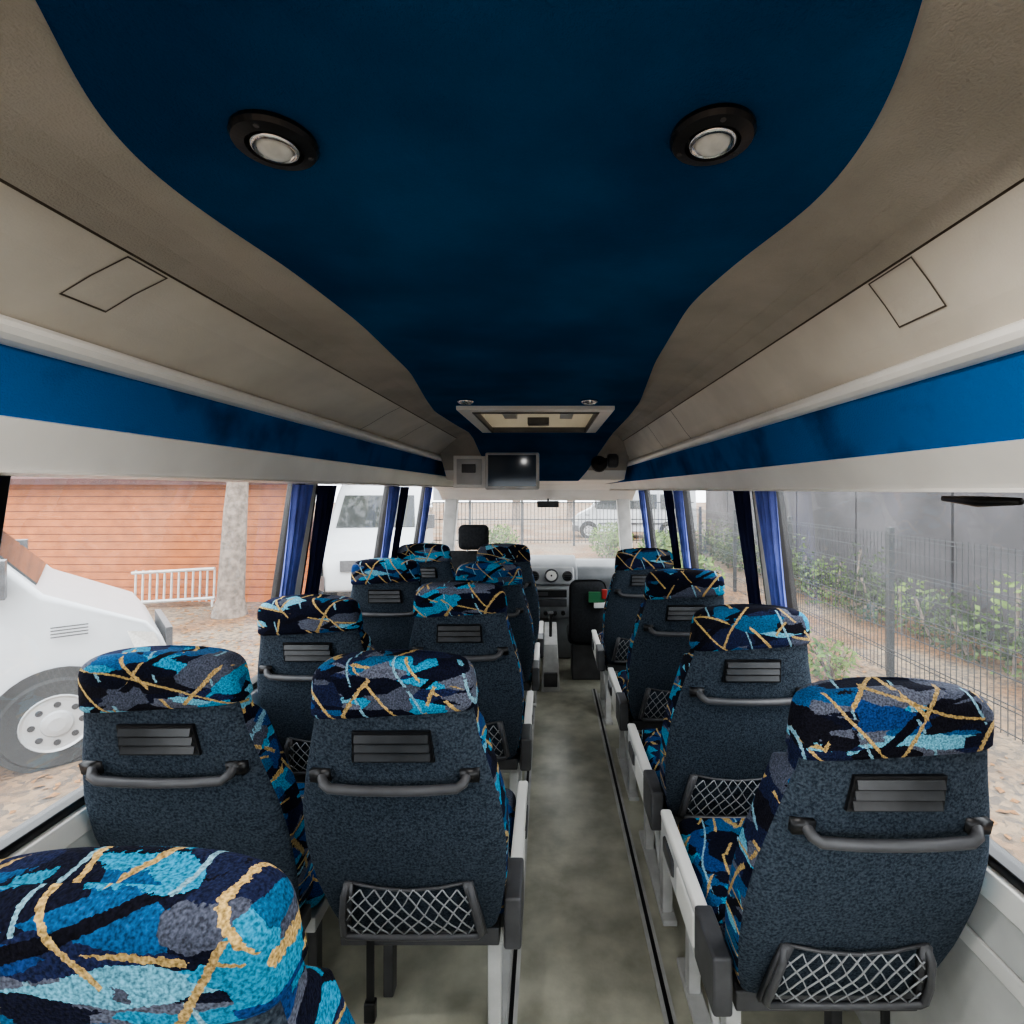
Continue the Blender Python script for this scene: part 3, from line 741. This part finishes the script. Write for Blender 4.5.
def van(loc, rz, name='white_van'):
    e = empty(name, loc, rz)
    P = [(0.02, .28), (.05, .45), (.03, .70), (-.03, .86), (-.14, 1.02), (-.78, 1.34), (-1.42, 2.08), (-1.70, 2.30), (-2.15, 2.40), (-5.2, 2.42), (-5.4, 2.3), (-5.45, .35), (-4.9, .28), (-1.3, .28)]
    def wy(z, x):
        w = .95-(.12*max(0, (z-1.15)/1.2))
        if x > -.35: w -= .20*min(1, (x+.35)/.4)**2
        return w
    mb = MB(); n = len(P)
    vs = [(x, -wy(z, x), z) for x, z in P]+[(x, wy(z, x), z) for x, z in P]
    mb.add(vs, [(i, (i+1) % n, n+(i+1) % n, n+i) for i in range(n)]+[tuple(range(n)), tuple(range(2*n-1, n-1, -1))], M_WHITE)
    mb.obj('body', e, .05, seg=4)
    mb = MB()
    mb.hexa([(-.84, -.76, 1.39), (-.84, .76, 1.39), (-1.38, .70, 2.02), (-1.38, -.70, 2.02), (-.82, -.76, 1.41), (-.82, .76, 1.41), (-1.36, .70, 2.04), (-1.36, -.70, 2.04)], M_DGLASS)
    for s in (-1, 1):
        def q(x, z, o=.014): return (x, s*(wy(z, x)+o), z)
        W = [(-1.02, 1.30), (-1.05, 1.50), (-1.50, 1.96), (-2.08, 1.98), (-2.08, 1.28)]
        mb.add([q(*p) for p in W]+[q(p[0], p[1], -.03) for p in W], [(0, 1, 2, 3, 4), (5, 6, 7, 8, 9)]+[(i, (i+1) % 5, 5+(i+1) % 5, 5+i) for i in range(5)], M_DGLASS)
        for (a, b_) in ((-2.5, -3.7), (-3.85, -5.1)):
            W = [(a, 1.32), (a, 1.96), (b_, 1.96), (b_, 1.32)]
            mb.add([q(*p) for p in W], [(0, 1, 2, 3)], M_DGLASS)
        for x in (-1.08, -2.2, -3.75):
            z0 = .35 if x < -1.2 else .80
            zt = 1.26 if x > -1.2 else 2.05
            mb.add([q(x, z0, .004), q(x, zt, .004), q(x-.014, zt, .004), q(x-.014, z0, .004)], [(0, 1, 2, 3)], M_DGREY)
        W = [(-1.15, .62), (-1.15, .70), (-5.3, .70), (-5.3, .62)]
        mb.add([q(p[0], p[1], .02) for p in W], [(0, 1, 2, 3)], M_DGREY)
        for k in range(4):
            z = 1.0+k*.025; mb.add([q(-.52, z), q(-.52, z+.010), q(-.74, z+.012), q(-.74, z+.002)], [(0, 1, 2, 3)], M_DGREY)
        W = [(-.03, .74), (-.09, .92), (-.28, .98), (-.20, .74)]
        mb.add([q(*p) for p in W], [(0, 1, 2, 3)], M_LAMP)
        W = [(.04, .30), (.05, .58), (-.26, .56), (-.25, .30)]
        mb.add([q(p[0], p[1], .02) for p in W], [(0, 1, 2, 3)], M_DGREY)
        x = -1.02; y = s*1.14
        mb.box(x-.05, x+.05, min(y, y-s*.15), max(y, y-s*.15), 1.36, 1.64, M_DGREY)
        mb.tube([(x, s*.86, 1.40), (x, s*1.06, 1.44)], .02, M_DGREY, 6)
        for wx in (-.70, -4.2):
            # axis pointing outwards on this side
            Mx = Matrix.Translation((wx, s*.76, .345)) @ Matrix.Rotation(math.radians(-90)*s, 4, 'X')
            mb.lathe([(.40, .195), (.40, .2)], M_RUBBER, Matrix.Translation((wx, s*.76, .37)) @ Matrix.Rotation(math.radians(-90)*s, 4, 'X'), 36)
            mb.lathe([(.20, .225), (.325, .225), (.345, .20), (.345, .0), (.20, .0)], M_RUBBER, Mx, 36)
            mb.lathe([(.220, .224), (.212, .238), (.195, .230), (.17, .228), (.10, .232), (.09, .250), (.05, .258)], M_HUB, Mx, 30)
            for k in range(8):
                a = k*math.pi/4; mb.lathe([(.024, .225), (.022, .236)], M_BLACK, Mx @ Matrix.Translation((.145*math.cos(a), .145*math.sin(a), 0)), 10)
    mb.box(.03, .08, -.5, .5, .66, .86, M_DGREY)
    mb.obj('trim', e)
    return e
th = math.radians(42); wxl, wyl = -.70, -.95
van((-3.82-(wxl*math.cos(th)-wyl*math.sin(th)), 4.05-(wxl*math.sin(th)+wyl*math.cos(th)), ZG), th)
van((-3.3, 9.6, ZG), math.radians(-80))
van((1.2, 24.2, ZG), math.radians(175))

# ------------------------------------------------------------ WORLD / LIGHT
w = bpy.data.worlds.new('sky'); S.world = w; w.use_nodes = True; nt = w.node_tree
bg = nt.nodes['Background']; tc = nt.nodes.new('ShaderNodeTexCoord'); sx = nt.nodes.new('ShaderNodeSeparateXYZ')
rr = nt.nodes.new('ShaderNodeValToRGB'); rr.color_ramp.elements[0].position = .0; rr.color_ramp.elements[1].position = .6
rr.color_ramp.elements[0].color = (.84, .87, .90, 1); rr.color_ramp.elements[1].color = (.96, .98, 1, 1)
nt.links.new(tc.outputs['Generated'], sx.inputs[0]); nt.links.new(sx.outputs['Z'], rr.inputs['Fac']); nt.links.new(rr.outputs[0], bg.inputs['Color'])
bg.inputs['Strength'].default_value = 2.1
sun = bpy.data.lights.new('sun', 'SUN'); sun.energy = .8; sun.angle = math.radians(25); so = bpy.data.objects.new('sun', sun); COL.objects.link(so)
so.rotation_euler = (math.radians(35), math.radians(15), 0); so.location = (0, 0, 10)

# ------------------------------------------------------------ CAMERA
cam = bpy.data.cameras.new('camera'); co = bpy.data.objects.new('camera', cam); COL.objects.link(co)
cam.sensor_width = 36; cam.lens = F/1024*36
co.location = (0, 0, ZC); co.rotation_euler = (math.radians(90), 0, 0)
cam.shift_x = (512-548)/1024; cam.shift_y = -(512-490)/1024
cam.clip_start = .02; cam.clip_end = 300
S.camera = co
S.view_settings.view_transform = 'AgX'
S.view_settings.look = 'AgX - High Contrast'
S.view_settings.exposure = 1.1
